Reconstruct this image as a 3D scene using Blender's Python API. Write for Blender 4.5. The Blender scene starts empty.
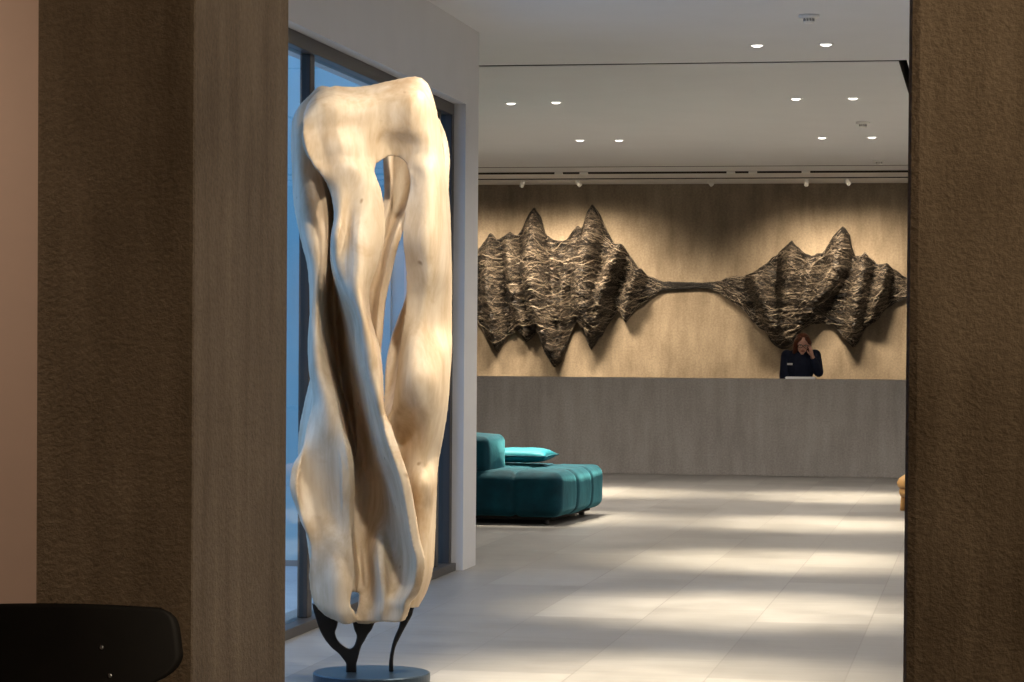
import bpy, bmesh, math, random
import numpy as np
from mathutils import Vector, Matrix, noise

random.seed(7)
SC = bpy.context.scene
COL = SC.collection
PI = math.pi

# ------------------------------------------------------------------ camera
F = 2600.0
PITCH = math.radians(1.0)
CX, CY = 512.0, 347.2 + F * math.tan(PITCH)
CAM = Vector((0, 0, 1.45))
YAW, ROLL = math.radians(10.35), 0.007
RM = (Matrix.Rotation(YAW, 3, 'Z') @ Matrix.Rotation(PI / 2 - PITCH, 3, 'X') @ Matrix.Rotation(ROLL, 3, 'Z'))
cam_data = bpy.data.cameras.new('camera')
cam_data.lens = F / 1024 * 36
cam_data.sensor_width = 36
cam_data.shift_y = (CY - 341) / 1024
cam_data.clip_end = 200
cam = bpy.data.objects.new('camera', cam_data)
cam.matrix_world = Matrix.Translation(CAM) @ RM.to_4x4()
COL.objects.link(cam)
SC.camera = cam


def ray(px, py):
    return RM @ Vector(((px - CX) / F, -(py - CY) / F, -1))


def at_d(px, py, d):            # at a distance along the view axis
    return CAM + ray(px, py) * d


def at_y(px, py, y):            # on a plane across the hall
    r = ray(px, py)
    return CAM + r * (y / r.y)


def at_z(px, py, z):            # on a level plane
    r = ray(px, py)
    return CAM + r * ((z - CAM.z) / r.z)


# ------------------------------------------------------------------ materials
def lin(c):
    return tuple(((v / 255) / 12.92 if v / 255 <= 0.04045 else ((v / 255 + 0.055) / 1.055) ** 2.4) for v in c) + (1,)


class NT:
    def __init__(s, name):
        s.m = bpy.data.materials.new(name)
        s.m.use_nodes = True
        s.t = s.m.node_tree
        s.b = s.t.nodes['Principled BSDF']
        s.out = s.t.nodes['Material Output']

    def n(s, typ, **kw):
        nd = s.t.nodes.new(typ)
        for k, v in kw.items():
            if k.startswith('i_'):
                nd.inputs[k[2:].replace('_', ' ')].default_value = v
            else:
                setattr(nd, k, v)
        return nd

    def l(s, a, b):
        s.t.links.new(a, b)

    def coords(s, scale=(1, 1, 1), kind='Object'):
        tc = s.n('ShaderNodeTexCoord')
        mp = s.n('ShaderNodeMapping')
        mp.inputs['Scale'].default_value = scale
        s.l(tc.outputs[kind], mp.inputs['Vector'])
        return mp.outputs['Vector']

    def noise(s, vec, scale, detail=4, rough=0.55, dist=0.0):
        nd = s.n('ShaderNodeTexNoise')
        nd.inputs['Scale'].default_value = scale
        nd.inputs['Detail'].default_value = detail
        nd.inputs['Roughness'].default_value = rough
        nd.inputs['Distortion'].default_value = dist
        s.l(vec, nd.inputs['Vector'])
        return nd.outputs['Fac']

    def ramp(s, fac, stops):
        r = s.n('ShaderNodeValToRGB')
        e = r.color_ramp.elements
        while len(e) < len(stops):
            e.new(0.5)
        for k, (p, c) in enumerate(stops):
            e[k].position = p
            e[k].color = c if len(c) == 4 else tuple(c) + (1,)
        s.l(fac, r.inputs['Fac'])
        return r.outputs['Color']

    def mix(s, fac, a, b, mode='MIX'):
        m = s.n('ShaderNodeMix', data_type='RGBA', blend_type=mode)
        for sock, v in ((m.inputs[0], fac), (m.inputs[6], a), (m.inputs[7], b)):
            if hasattr(v, 'is_linked') or hasattr(v, 'links'):
                s.l(v, sock)
            else:
                sock.default_value = v
        return m.outputs[2]

    def bump(s, h, strength, dist=0.01):
        b = s.n('ShaderNodeBump')
        b.inputs['Strength'].default_value = strength
        b.inputs['Distance'].default_value = dist
        s.l(h, b.inputs['Height'])
        s.l(b.outputs['Normal'], s.b.inputs['Normal'])

    def base(s, c):
        if isinstance(c, tuple):
            s.b.inputs['Base Color'].default_value = c
        else:
            s.l(c, s.b.inputs['Base Color'])

    def set(s, rough=0.5, metal=0.0, spec=0.5):
        s.b.inputs['Roughness'].default_value = rough
        s.b.inputs['Metallic'].default_value = metal
        s.b.inputs['Specular IOR Level'].default_value = spec
        return s.m


def plain(name, rgb, rough=0.5, metal=0.0, spec=0.5, var=0.0, scale=20):
    n = NT(name)
    c = rgb if len(rgb) == 4 else tuple(rgb) + (1,)
    if var:
        f = n.noise(n.coords(), scale)
        n.base(n.ramp(f, [(0.3, tuple(v * (1 - var) for v in c[:3])), (0.7, tuple(min(1, v * (1 + var)) for v in c[:3]))]))
    else:
        n.base(c)
    return n.set(rough, metal, spec)


def plaster(name, dark, light, streak=(6, 6, 0.7), bump=0.35, rough=0.85, fine=60):
    n = NT(name)
    v = n.coords()
    a = n.noise(n.coords(streak), 1.6, 5, 0.6)
    b = n.noise(v, 1.1, 4, 0.6)
    m = n.n('ShaderNodeMath', operation='ADD')
    n.l(a, m.inputs[0])
    n.l(b, m.inputs[1])
    h = n.n('ShaderNodeMath', operation='MULTIPLY', i_Value=0.5)
    n.l(m.outputs[0], h.inputs[0])
    h.inputs[1].default_value = 0.5
    c = n.ramp(h.outputs[0], [(0.36, dark), (0.66, light)])
    f = n.noise(v, fine, 3, 0.7)
    c2 = n.mix(0.35, c, n.ramp(f, [(0.3, (0.25, 0.25, 0.25)), (0.7, (0.75, 0.75, 0.75))]), 'OVERLAY')
    n.base(c2)
    n.bump(f, bump, 0.010)
    return n.set(rough, 0, 0.25)


M = {}
M['pillar'] = plaster('dark_brown_plaster', (0.105, 0.074, 0.044), (0.215, 0.160, 0.104), bump=0.8)
M['backwall'] = plaster('clay_plaster', (0.19, 0.150, 0.105), (0.36, 0.295, 0.215), (4, 4, 0.9), 0.25, 0.85, 40)
M['counter'] = plaster('grey_concrete', (0.215, 0.195, 0.18), (0.30, 0.28, 0.26), (5, 5, 0.8), 0.2, 0.75, 50)
M['white'] = plain('white_paint', (0.62, 0.62, 0.63), 0.7, 0, 0.3, 0.02, 3)
M['ceiling'] = plain('ceiling_paint', (0.74, 0.75, 0.77), 0.8, 0, 0.2, 0.015, 2)
M['pinkwall'] = plain('warm_plaster_paint', (0.62, 0.47, 0.38), 0.8, 0, 0.2, 0.03, 4)
M['black'] = plain('black_metal', (0.004, 0.004, 0.0045), 0.35, 0.0, 0.5)
M['slot'] = plain('slot_black', (0.035, 0.03, 0.027), 0.9, 0, 0.1)
M['frame'] = plain('bronze_frame', (0.055, 0.048, 0.042), 0.4, 0.3, 0.5)
M['facade'] = plain('blue_grey_facade', (0.36, 0.55, 0.57), 0.5, 0, 0.4, 0.05, 2)
M['paving'] = plain('terrace_paving', (0.42, 0.44, 0.46), 0.7, 0, 0.3, 0.1, 3)
M['lampwhite'] = plain('white_lamp_body', (0.8, 0.8, 0.78), 0.4)
M['grey'] = plain('grey_plastic', (0.3, 0.3, 0.3), 0.5)
M['jambgrey'] = plain('steel_handle', (0.6, 0.6, 0.6), 0.25, 1.0)


def mat_floor():
    n = NT('stone_tiles')
    v = n.coords()
    br = n.n('ShaderNodeTexBrick', offset=0.5, squash=1.0)
    rot = n.n('ShaderNodeMapping')
    rot.inputs['Rotation'].default_value = (0, 0, PI / 2)
    n.l(v, rot.inputs['Vector'])
    n.l(rot.outputs['Vector'], br.inputs['Vector'])
    br.inputs['Scale'].default_value = 1.0
    br.inputs['Brick Width'].default_value = 1.2
    br.inputs['Row Height'].default_value = 0.6
    br.inputs['Mortar Size'].default_value = 0.004
    br.inputs['Mortar Smooth'].default_value = 0.1
    br.inputs['Color1'].default_value = (0.158, 0.150, 0.139, 1)
    br.inputs['Color2'].default_value = (0.218, 0.208, 0.193, 1)
    br.inputs['Mortar'].default_value = (0.14, 0.131, 0.12, 1)
    f = n.noise(v, 2.2, 6, 0.65)
    f2 = n.noise(n.coords((0.8, 5, 1)), 3.0, 5, 0.6)
    c = n.mix(0.35, br.outputs['Color'], n.ramp(f, [(0.3, (0.3, 0.3, 0.3)), (0.7, (0.7, 0.7, 0.7))]), 'OVERLAY')
    c = n.mix(0.2, c, n.ramp(f2, [(0.3, (0.3, 0.3, 0.3)), (0.7, (0.7, 0.7, 0.7))]), 'OVERLAY')
    n.base(c)
    rr = n.ramp(f, [(0.2, (0.36, 0.36, 0.36)), (0.8, (0.52, 0.52, 0.52))])
    n.l(rr, n.b.inputs['Roughness'])
    n.b.inputs['Specular IOR Level'].default_value = 0.4
    n.bump(f2, 0.05, 0.003)
    return n.m


M['floor'] = mat_floor()


def mat_glass():
    n = NT('window_glass')
    n.t.nodes.remove(n.b)
    tr = n.n('ShaderNodeBsdfTransparent')
    tr.inputs['Color'].default_value = (0.86, 0.93, 0.97, 1)
    gl = n.n('ShaderNodeBsdfGlossy')
    gl.inputs['Roughness'].default_value = 0.02
    lw = n.n('ShaderNodeFresnel')
    lw.inputs['IOR'].default_value = 1.35
    mx = n.n('ShaderNodeMixShader')
    ge = n.n('ShaderNodeNewGeometry')
    fr = n.n('ShaderNodeMath', operation='SUBTRACT')
    fr.inputs[0].default_value = 1.0
    n.l(ge.outputs['Backfacing'], fr.inputs[1])
    ff = n.n('ShaderNodeMath', operation='MULTIPLY')
    n.l(fr.outputs[0], ff.inputs[0])
    n.l(lw.outputs[0], ff.inputs[1])
    n.l(ff.outputs[0], mx.inputs[0])
    n.l(tr.outputs[0], mx.inputs[1])
    n.l(gl.outputs[0], mx.inputs[2])
    n.l(mx.outputs[0], n.out.inputs['Surface'])
    return n.m


M['glass'] = mat_glass()


def mat_emit(name, col, st):
    n = NT(name)
    n.b.inputs['Base Color'].default_value = (0.8, 0.8, 0.8, 1)
    n.b.inputs['Emission Color'].default_value = tuple(col) + (1,)
    n.b.inputs['Emission Strength'].default_value = st
    return n.m


M['glow'] = mat_emit('lamp_glow', (1, 0.93, 0.82), 4.0)


def mat_wood():
    n = NT('pale_carved_wood')
    v = n.coords()
    a = n.noise(n.coords((5, 5, 1.2)), 2.6, 6, 0.6, 0.4)
    c = n.ramp(a, [(0.26, (0.46, 0.32, 0.185)), (0.50, (0.61, 0.475, 0.325)), (0.76, (0.74, 0.62, 0.47))])
    st = n.noise(v, 3.4, 4, 0.6, 0.6)
    c = n.mix(n.ramp(st, [(0.54, (0, 0, 0)), (0.76, (0.7, 0.7, 0.7))]), c, (0.40, 0.24, 0.11, 1))
    vo = n.n('ShaderNodeTexVoronoi')
    vo.inputs['Scale'].default_value = 6.5
    wv = n.n('ShaderNodeVectorMath', operation='ADD')
    nz = n.n('ShaderNodeTexNoise')
    nz.inputs['Scale'].default_value = 6
    n.l(v, nz.inputs['Vector'])
    sc = n.n('ShaderNodeVectorMath', operation='SCALE')
    sc.inputs['Scale'].default_value = 0.12
    n.l(nz.outputs['Color'], sc.inputs[0])
    n.l(v, wv.inputs[0])
    n.l(sc.outputs[0], wv.inputs[1])
    n.l(wv.outputs[0], vo.inputs['Vector'])
    kn = n.ramp(vo.outputs['Distance'], [(0.02, (0.8, 0.8, 0.8)), (0.09, (0, 0, 0))])
    c = n.mix(kn, c, (0.26, 0.15, 0.07, 1))
    g = n.noise(n.coords((40, 40, 2.5)), 2.0, 4, 0.6)
    c = n.mix(0.10, c, n.ramp(g, [(0.3, (0.3, 0.3, 0.3)), (0.7, (0.7, 0.7, 0.7))]), 'OVERLAY')
    n.base(c)
    n.bump(g, 0.06, 0.004)
    return n.set(0.5, 0, 0.35)


M['wood'] = mat_wood()


def mat_velvet():
    n = NT('teal_velvet')
    v = n.coords()
    f = n.noise(v, 5, 5, 0.6)
    c = n.ramp(f, [(0.3, (0.0004, 0.022, 0.036)), (0.7, (0.0012, 0.052, 0.078))])
    n.base(c)
    n.b.inputs['Sheen Weight'].default_value = 0.35
    n.b.inputs['Sheen Roughness'].default_value = 0.4
    n.b.inputs['Sheen Tint'].default_value = (0.2, 0.8, 0.95, 1)
    fn = n.noise(v, 160, 2, 0.5)
    n.bump(f, 0.25, 0.03)
    return n.set(0.75, 0, 0.2)


M['velvet'] = mat_velvet()
M['pillow'] = plain('bright_teal_velvet', (0.006, 0.17, 0.22), 0.6, 0, 0.3, 0.15, 6)


def mat_strand(name, cols):
    n = NT(name)
    g = n.n('ShaderNodeNewGeometry')
    c = n.ramp(g.outputs['Random Per Island'], cols)
    n.base(c)
    return n.set(0.6, 0, 0.5)


M['strand'] = mat_strand('tangled_fibre', [(0.0, (0.006, 0.005, 0.005)), (0.40, (0.022, 0.018, 0.015)),
                                           (0.64, (0.11, 0.088, 0.067)), (1.0, (0.32, 0.265, 0.20))])
M['cord'] = mat_strand('black_fibre', [(0.0, (0.004, 0.004, 0.004)), (1.0, (0.022, 0.019, 0.017))])


def mat_relief():
    n = NT('dark_fibre_mass')
    v = n.coords((1, 1, 3))
    f = n.noise(v, 9, 6, 0.7, 1.5)
    n.base(n.ramp(f, [(0.32, (0.012, 0.010, 0.008)), (0.50, (0.10, 0.080, 0.060)), (0.70, (0.36, 0.29, 0.22))]))
    n.bump(f, 0.9, 0.06)
    return n.set(0.7, 0, 0.4)


M['relief'] = mat_relief()
M['disc'] = plain('blued_steel', (0.035, 0.055, 0.075), 0.35, 0.6, 0.5)
M['skin'] = plain('skin', (0.74, 0.42, 0.32), 0.5, 0, 0.4, 0.05, 20)
M['hair'] = plain('auburn_hair', (0.12, 0.034, 0.016), 0.45, 0, 0.5, 0.4, 60)
M['jacket'] = plain('navy_cloth', (0.014, 0.020, 0.046), 0.8, 0, 0.3, 0.15, 30)
M['eye'] = plain('eye_white', (0.6, 0.58, 0.55), 0.3)
M['lips'] = plain('lips', (0.33, 0.10, 0.09), 0.5)
M['paper'] = plain('white_paper', (0.82, 0.82, 0.84), 0.6)
M['chair'] = plain('black_stained_wood', (0.009, 0.007, 0.005), 0.6, 0, 0.25, 0.3, 8)
M['screw'] = plain('steel_screw', (0.75, 0.75, 0.75), 0.3, 1.0)
M['honey'] = plain('honey_wood', (0.62, 0.34, 0.11), 0.5, 0, 0.4, 0.15, 7)
M['shirt'] = plain('dark_trousers', (0.02, 0.02, 0.022), 0.8)


# ------------------------------------------------------------------ helpers
def link(name, me, mat=None, parent=None, smooth=False):
    o = bpy.data.objects.new(name, me)
    COL.objects.link(o)
    if mat is not None:
        me.materials.append(mat)
    if smooth:
        for p in me.polygons:
            p.use_smooth = True
    if parent is not None:
        o.parent = parent
    return o


def obj(name, bm, mat=None, parent=None, smooth=False):
    me = bpy.data.meshes.new(name)
    bmesh.ops.recalc_face_normals(bm, faces=bm.faces)
    bm.to_mesh(me)
    bm.free()
    return link(name, me, mat, parent, smooth)


def thing(name, label, cat, loc=(0, 0, 0), rotz=0.0, group=None):
    o = bpy.data.objects.new(name, None)
    COL.objects.link(o)
    o.location = loc
    o.rotation_euler = (0, 0, rotz)
    o['label'] = label
    o['category'] = cat
    if group:
        o['group'] = group
    return o


def tag(o, label, cat, group=None):
    o['label'] = label
    o['category'] = cat
    if group:
        o['group'] = group
    return o


def struct(o, label=None):
    o['kind'] = 'structure'
    if label:
        o['label'] = label
    return o


def add_box(bm, x0, x1, y0, y1, z0, z1, bev=0.0, seg=2):
    r = bmesh.ops.create_cube(bm, size=1.0)
    vs = r['verts']
    for v in vs:
        v.co = Vector((x0 + (v.co.x + .5) * (x1 - x0), y0 + (v.co.y + .5) * (y1 - y0), z0 + (v.co.z + .5) * (z1 - z0)))
    if bev:
        es = list({e for v in vs for e in v.link_edges})
        bmesh.ops.bevel(bm, geom=es, offset=bev, segments=seg, profile=0.5, affect='EDGES')


def box(name, x0, x1, y0, y1, z0, z1, mat, parent=None, bev=0.0):
    bm = bmesh.new()
    add_box(bm, x0, x1, y0, y1, z0, z1, bev)
    return obj(name, bm, mat, parent)


def add_lathe(bm, prof, c=(0, 0, 0), seg=32, mtx=None):
    rings = []
    for r, z in prof:
        if r < 1e-6:
            rings.append([bm.verts.new((c[0], c[1], c[2] + z))])
        else:
            rings.append([bm.verts.new((c[0] + r * math.cos(2 * PI * k / seg), c[1] + r * math.sin(2 * PI * k / seg), c[2] + z)) for k in range(seg)])
    for a, b in zip(rings, rings[1:]):
        for k in range(seg):
            k2 = (k + 1) % seg
            if len(a) == 1:
                bm.faces.new((a[0], b[k], b[k2]))
            elif len(b) == 1:
                bm.faces.new((a[k], a[k2], b[0]))
            else:
                bm.faces.new((a[k], a[k2], b[k2], b[k]))
    if len(rings[0]) > 1:
        bm.faces.new(rings[0][::-1])
    if len(rings[-1]) > 1:
        bm.faces.new(rings[-1])
    if mtx is not None:
        bmesh.ops.transform(bm, matrix=mtx, verts=[v for r in rings for v in r])


def add_tube(bm, pts, rad, seg=8):
    pts = [Vector(p) for p in pts]
    rads = rad if isinstance(rad, (list, tuple)) else [rad] * len(pts)
    rings = []
    for k, p in enumerate(pts):
        d = (pts[min(k + 1, len(pts) - 1)] - pts[max(k - 1, 0)]).normalized()
        ref = Vector((0, 0, 1)) if abs(d.z) < 0.9 else Vector((1, 0, 0))
        a = d.cross(ref).normalized()
        b = d.cross(a)
        rings.append([bm.verts.new(p + (a * math.cos(2 * PI * j / seg) + b * math.sin(2 * PI * j / seg)) * rads[k]) for j in range(seg)])
    for a, b in zip(rings, rings[1:]):
        for j in range(seg):
            bm.faces.new((a[j], a[(j + 1) % seg], b[(j + 1) % seg], b[j]))
    bm.faces.new(rings[0][::-1])
    bm.faces.new(rings[-1])


def add_ball(bm, c, r, u=16, v=12, mtx=None):
    res = bmesh.ops.create_uvsphere(bm, u_segments=u, v_segments=v, radius=1.0)
    r = r if isinstance(r, (tuple, list)) else (r, r, r)
    for vv in res['verts']:
        p = Vector((vv.co.x * r[0], vv.co.y * r[1], vv.co.z * r[2]))
        if mtx is not None:
            p = mtx @ p
        vv.co = p + Vector(c)
    return res['verts']


def add_capsule(bm, a, b, ra, rb, n=6):
    a, b = Vector(a), Vector(b)
    pts = [a.lerp(b, k / n) for k in range(n + 1)]
    add_tube(bm, pts, [ra + (rb - ra) * k / n for k in range(n + 1)], 14)
    add_ball(bm, a, ra, 14, 10)
    add_ball(bm, b, rb, 14, 10)


def remesh(bm, vox, smooth_it=6, factor=0.5):
    """one continuous skin around everything in the bmesh"""
    me = bpy.data.meshes.new('tmp')
    bmesh.ops.recalc_face_normals(bm, faces=bm.faces)
    bm.to_mesh(me)
    bm.free()
    o = bpy.data.objects.new('tmp', me)
    COL.objects.link(o)
    r = o.modifiers.new('r', 'REMESH')
    r.mode = 'VOXEL'
    r.voxel_size = vox
    s = o.modifiers.new('s', 'SMOOTH')
    s.factor = factor
    s.iterations = smooth_it
    dg = bpy.context.evaluated_depsgraph_get()
    dg.update()
    out = bpy.data.meshes.new_from_object(o.evaluated_get(dg))
    bpy.data.objects.remove(o)
    bpy.data.meshes.remove(me)
    return out


def catmull(P, n):
    """P: (k, ...) array -> n samples of a Catmull-Rom curve through it"""
    P = np.asarray(P, float)
    k = len(P)
    E = np.concatenate([[2 * P[0] - P[1]], P, [2 * P[-1] - P[-2]]])
    out = []
    for t in np.linspace(0, k - 1 - 1e-9, n):
        i = int(t)
        f = t - i
        p0, p1, p2, p3 = E[i], E[i + 1], E[i + 2], E[i + 3]
        out.append(0.5 * (2 * p1 + (p2 - p0) * f + (2 * p0 - 5 * p1 + 4 * p2 - p3) * f * f + (3 * p1 - p0 - 3 * p2 + p3) * f ** 3))
    return np.array(out)


# ------------------------------------------------------------------ the setting
H = 3.53
YB = 32.8
floor = box('floor', -9.2, 5.0, -3.2, 33.0, -0.2, 0.0, M['floor'])
# cut the part of the floor that would lie outside the glazing: two slabs instead
bpy.data.objects.remove(floor)
bm = bmesh.new()
add_box(bm, -3.73, 5.0, 7.6, 17.0, -0.2, 0.0)
add_box(bm, -9.2, 5.0, 17.0, 33.0, -0.2, 0.0)
add_box(bm, -5.2, 5.0, -3.2, 7.6, -0.2, 0.0)
struct(obj('floor', bm, M['floor']))

YS = 18.9
XW = -3.33
SX0, SX1 = -0.650, -0.590
bm = bmesh.new()
add_box(bm, -5.2, 5.0, -3.2, 7.8, H, H + 0.3)
add_box(bm, XW - 0.4, 5.0, 7.8, 17.0, H, H + 0.3)
add_box(bm, -9.2, 5.0, 17.1, YS, H, H + 0.3)
add_box(bm, XW - 0.4, 5.0, 17.0, 17.1, H, H + 0.3)
add_box(bm, -9.2, SX0, YS + 0.09, 33.0, H, H + 0.3)
add_box(bm, SX1, 5.0, YS, 33.0, H, H + 0.3)
struct(obj('ceiling', bm, M['ceiling']))
bm = bmesh.new()
add_box(bm, -9.2, 5.0, YS - 0.3, 33.0, H + 0.3, H + 0.4)
add_box(bm, -9.2, SX1, YS - 0.004, YS + 0.001, H + 0.004, H + 0.3)
add_box(bm, -9.2, SX0, YS + 0.089, YS + 0.094, H + 0.004, H + 0.3)
add_box(bm, SX0 - 0.004, SX0 + 0.001, YS + 0.09, 33.0, H + 0.004, H + 0.3)
add_box(bm, SX1 - 0.001, SX1 + 0.004, YS, 33.0, H + 0.004, H + 0.3)
struct(obj('trim_1', bm, M['slot']), 'black shadow gap lining in the white ceiling')

struct(box('wall_back', -9.2, 5.0, YB, YB + 0.25, 0, H + 0.3, M['backwall']))
struct(box('wall_right', 4.75, 5.0, 7.9, YB, 0, H, M['white']))
struct(box('wall_far_left', -9.2, -9.0, 17.2, YB, 0, H, M['white']))
XW = -3.33
WY0, WY1, WZ = 9.2, 16.5, 3.02
bm = bmesh.new()
add_box(bm, XW - 0.4, XW, WY1, 16.93, 0, H)
add_box(bm, XW - 0.4, XW, WY0, WY1, WZ, H)
add_box(bm, XW - 0.4, XW, 7.8, WY0, 0, H)
struct(obj('wall_left', bm, M['white']))
bm = bmesh.new()
add_box(bm, -9.2, XW - 0.4, 17.0, 17.2, 0, H + 0.4)
for k in range(10):
    x = -3.95 - 0.55 * k
    add_box(bm, x - 0.02, x + 0.02, 16.97, 17.0, 0, H + 0.4)
struct(obj('wall_outside', bm, M['facade']), 'blue facade panels outside the glazed door')
struct(box('ground', -40, XW - 0.4, -10, 17.0, -0.25, -0.04, M['paving']), 'grey paved terrace outside the window')

# lobby side, in front of the pillars
struct(box('wall_front_left', -5.0, -2.66, 7.6, 7.8, 0, H, M['pinkwall']))
struct(box('wall_near_left', -5.2, -5.0, -3.2, 7.8, 0, H, M['pinkwall']))
struct(box('wall_near_right', 4.8, 5.0, -3.2, 7.9, 0, H, M['white']))
struct(box('wall_behind', -5.2, 5.0, -3.4, -3.2, 0, H, M['white']))
PY = 7.0
pl = box('pillar', -2.65, -2.187, PY, PY + 1.0, 0, H, M['pillar'], bev=0.012)
struct(pl, 'square brown plastered pillar on the left of the opening')
pr = box('pillar', at_y(906, 341, PY).x, 0.75, PY, PY + 1.0, 0, H, M['pillar'], bev=0.03)
struct(pr, 'square brown plastered pillar on the right of the opening')
struct(box('wall_front_right', 0.75, 4.8, 7.6, 7.8, 0, H, M['pinkwall']))

# glazed door in the left wall
w = bpy.data.objects.new('window_1', None)
COL.objects.link(w)
struct(w, 'tall glazed sliding door with dark bronze frame in the white wall')
xa, xb = XW - 0.17, XW - 0.075


def part(name, mat, parent, boxes, bev=0.004):
    bm = bmesh.new()
    for b in boxes:
        add_box(bm, *b, bev)
    return obj(name, bm, mat, parent)


part('frame', M['frame'], w, [(xa, xb, WY0, WY1, WZ - 0.075, WZ), (xa, xb, WY0, WY0 + 0.07, 0.0, WZ - 0.075),
                              (xa, xb, WY1 - 0.07, WY1, 0.0, WZ - 0.075), (xa, xb + 0.03, WY0, WY1, 0.0, 0.05)])
part('stile', M['frame'], w, [(xa + 0.02, xb - 0.02, 12.94, 13.03, 0.05, WZ - 0.075)])
part('stile', M['frame'], w, [(xa + 0.02, xb - 0.02, 16.10, 16.18, 0.05, WZ - 0.075)])
part('glass_pane', M['glass'], w, [(XW - 0.125, XW - 0.118, WY0 + 0.07, 12.94, 0.05, WZ - 0.075)], 0)
part('glass_pane', M['glass'], w, [(XW - 0.125, XW - 0.118, 13.03, 16.10, 0.05, WZ - 0.075)], 0)
part('glass_pane', M['glass'], w, [(XW - 0.125, XW - 0.118, 16.18, WY1 - 0.07, 0.05, WZ - 0.075)], 0)
bm = bmesh.new()
add_tube(bm, [(XW - 0.1, 12.98, 1.13), (XW - 0.04, 12.98, 1.13), (XW - 0.04, 12.97, 1.132), (XW - 0.04, 12.72, 1.132)], 0.014)
obj('door_handle', bm, M['jambgrey'], w, True)

# ------------------------------------------------------------------ lamps in the ceiling
WARM = (1.0, 0.86, 0.64)


def spot(name, loc, target, power, size, blend=0.8, col=WARM, rad=0.03):
    l = bpy.data.lights.new(name, 'SPOT')
    l.energy = power
    l.spot_size = math.radians(size)
    l.spot_blend = blend
    l.color = col
    l.shadow_soft_size = rad
    o = bpy.data.objects.new(name, l)
    o.location = loc
    d = Vector(target) - Vector(loc)
    o.rotation_euler = d.to_track_quat('-Z', 'Y').to_euler()
    COL.objects.link(o)
    return o


def downlight_beam(x, y):
    spot('downlight_beam', (x, y, H - 0.03), (x, y, 0), 1080, 44, 1.0)
    spot('downlight_spill', (x, y, H - 0.03), (x, y, 0), 120 if y < 24 else 230, 150, 1.0, (1.0, 0.91, 0.81))


def make_downlight(loc, label):
    t = thing('downlight', label, 'ceiling light', loc, 0, 'recessed ceiling downlights')
    bm = bmesh.new()
    add_lathe(bm, [(0.038, -0.004), (0.052, -0.006), (0.056, -0.002), (0.056, 0.0), (0.038, 0.0)], seg=24)
    obj('trim_ring', bm, M['lampwhite'], t, True)
    bm = bmesh.new()
    add_lathe(bm, [(0.0, -0.016), (0.022, -0.014), (0.036, -0.008), (0.038, -0.001)], seg=24)
    obj('lens', bm, M['glow'], t, True)
    return t


DL = [(757, 45, 'left one of the two downlights nearest the viewer, before the dark ceiling line'),
      (826, 44, 'right one of the two downlights nearest the viewer, before the dark ceiling line'),
      (511, 103, 'leftmost downlight of all, nearest the white wall corner'),
      (556, 102, 'second downlight from the left in the row just past the dark ceiling line'),
      (796, 98.5, 'third downlight from the left in the row just past the dark ceiling line'),
      (853, 98, 'rightmost downlight in the row just past the dark ceiling line'),
      (580, 140, 'leftmost downlight in the row nearest the far wall'),
      (619, 140, 'second downlight from the left in the row nearest the far wall'),
      (822, 137.5, 'third downlight from the left in the row nearest the far wall'),
      (872, 137, 'rightmost downlight in the row nearest the far wall')]
XS = {}
for px, py, lab in DL:
    p = at_z(px, py, H)
    make_downlight(p, lab)
    downlight_beam(p.x, p.y)
for (x, y) in ((-1.55, 14.4), (-1.08, 14.4), (-1.7, 11.2), (-1.2, 11.2), (2.6, 9.9), (2.6, 13.85), (3.1, 13.85), (2.6, 17.8), (3.1, 17.8),
               (2.6, 21.9), (3.1, 21.9), (2.6, 25.9), (3.1, 25.9), (-6.4, 21.9), (-6.4, 25.9)):
    downlight_beam(x, y)

# sculpture spots from the hall ceiling
spot('sculpture_beam', (-0.2, 9.6, H - 0.05), (-2.45, 11.0, 1.3), 270, 50, 0.7, (1, 0.91, 0.77), 0.05)
spot('sculpture_beam', (-1.85, 9.2, H - 0.05), (-2.55, 11.2, 0.9), 230, 62, 0.7, (1, 0.91, 0.77), 0.05)

# added fill spots without fixtures, brightening the pillars and near left wall
spot('lobby_fill', (1.9, 4.6, H - 0.05), (-2.0, 7.2, 1.4), 330, 120, 1.0, (1, 0.8, 0.58), 0.1)
spot('pillar_fill', (2.3, 9.6, H - 0.05), (-2.19, 7.5, 1.4), 340, 50, 1.0, (1, 0.92, 0.86), 0.1)  # unseen spot added to lift the side face of the left pillar
spot('lobby_fill', (-4.2, 6.2, H - 0.05), (-4.0, 7.6, 1.0), 150, 120, 1.0, (1, 0.8, 0.62), 0.1)

# track with spots before the far wall
tr = thing('lighting_track', 'long black lighting track fixed to the ceiling before the far wall', 'lighting track', (0, 30.5, H))
bm = bmesh.new()
add_box(bm, -8.8, 4.6, -0.018, 0.018, -0.022, 0.0, 0.002)
obj('rail', bm, M['slot'], tr)
for px in (559, 584, 731, 753, 806):
    p = at_y(px, 171, 30.5)
    bm = bmesh.new()
    add_box(bm, p.x - 0.05, p.x + 0.05, -0.03, 0.03, -0.030, -0.001, 0.004)
    obj('adapter', bm, M['lampwhite'], tr)
box_tr = thing('lighting_track', 'slim white lighting track closest to the far wall, carrying the white spots', 'lighting track', (0, 31.65, H))
bm = bmesh.new()
add_box(bm, -8.8, 4.6, -0.018, 0.018, -0.022, 0.0, 0.002)
obj('rail', bm, M['lampwhite'], box_tr)
bm = bmesh.new()
add_box(bm, -8.8, 4.6, -0.022, -0.0185, -0.012, 0.0)
obj('gap_shade_strip', bm, M['slot'], box_tr)  # solid dark strip standing in for the shade of a gap
struct(box('trim_2', -9.0, 4.7, 29.6, 29.62, H - 0.004, H, M['slot']), 'thin dark line across the ceiling before the lighting track')

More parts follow.
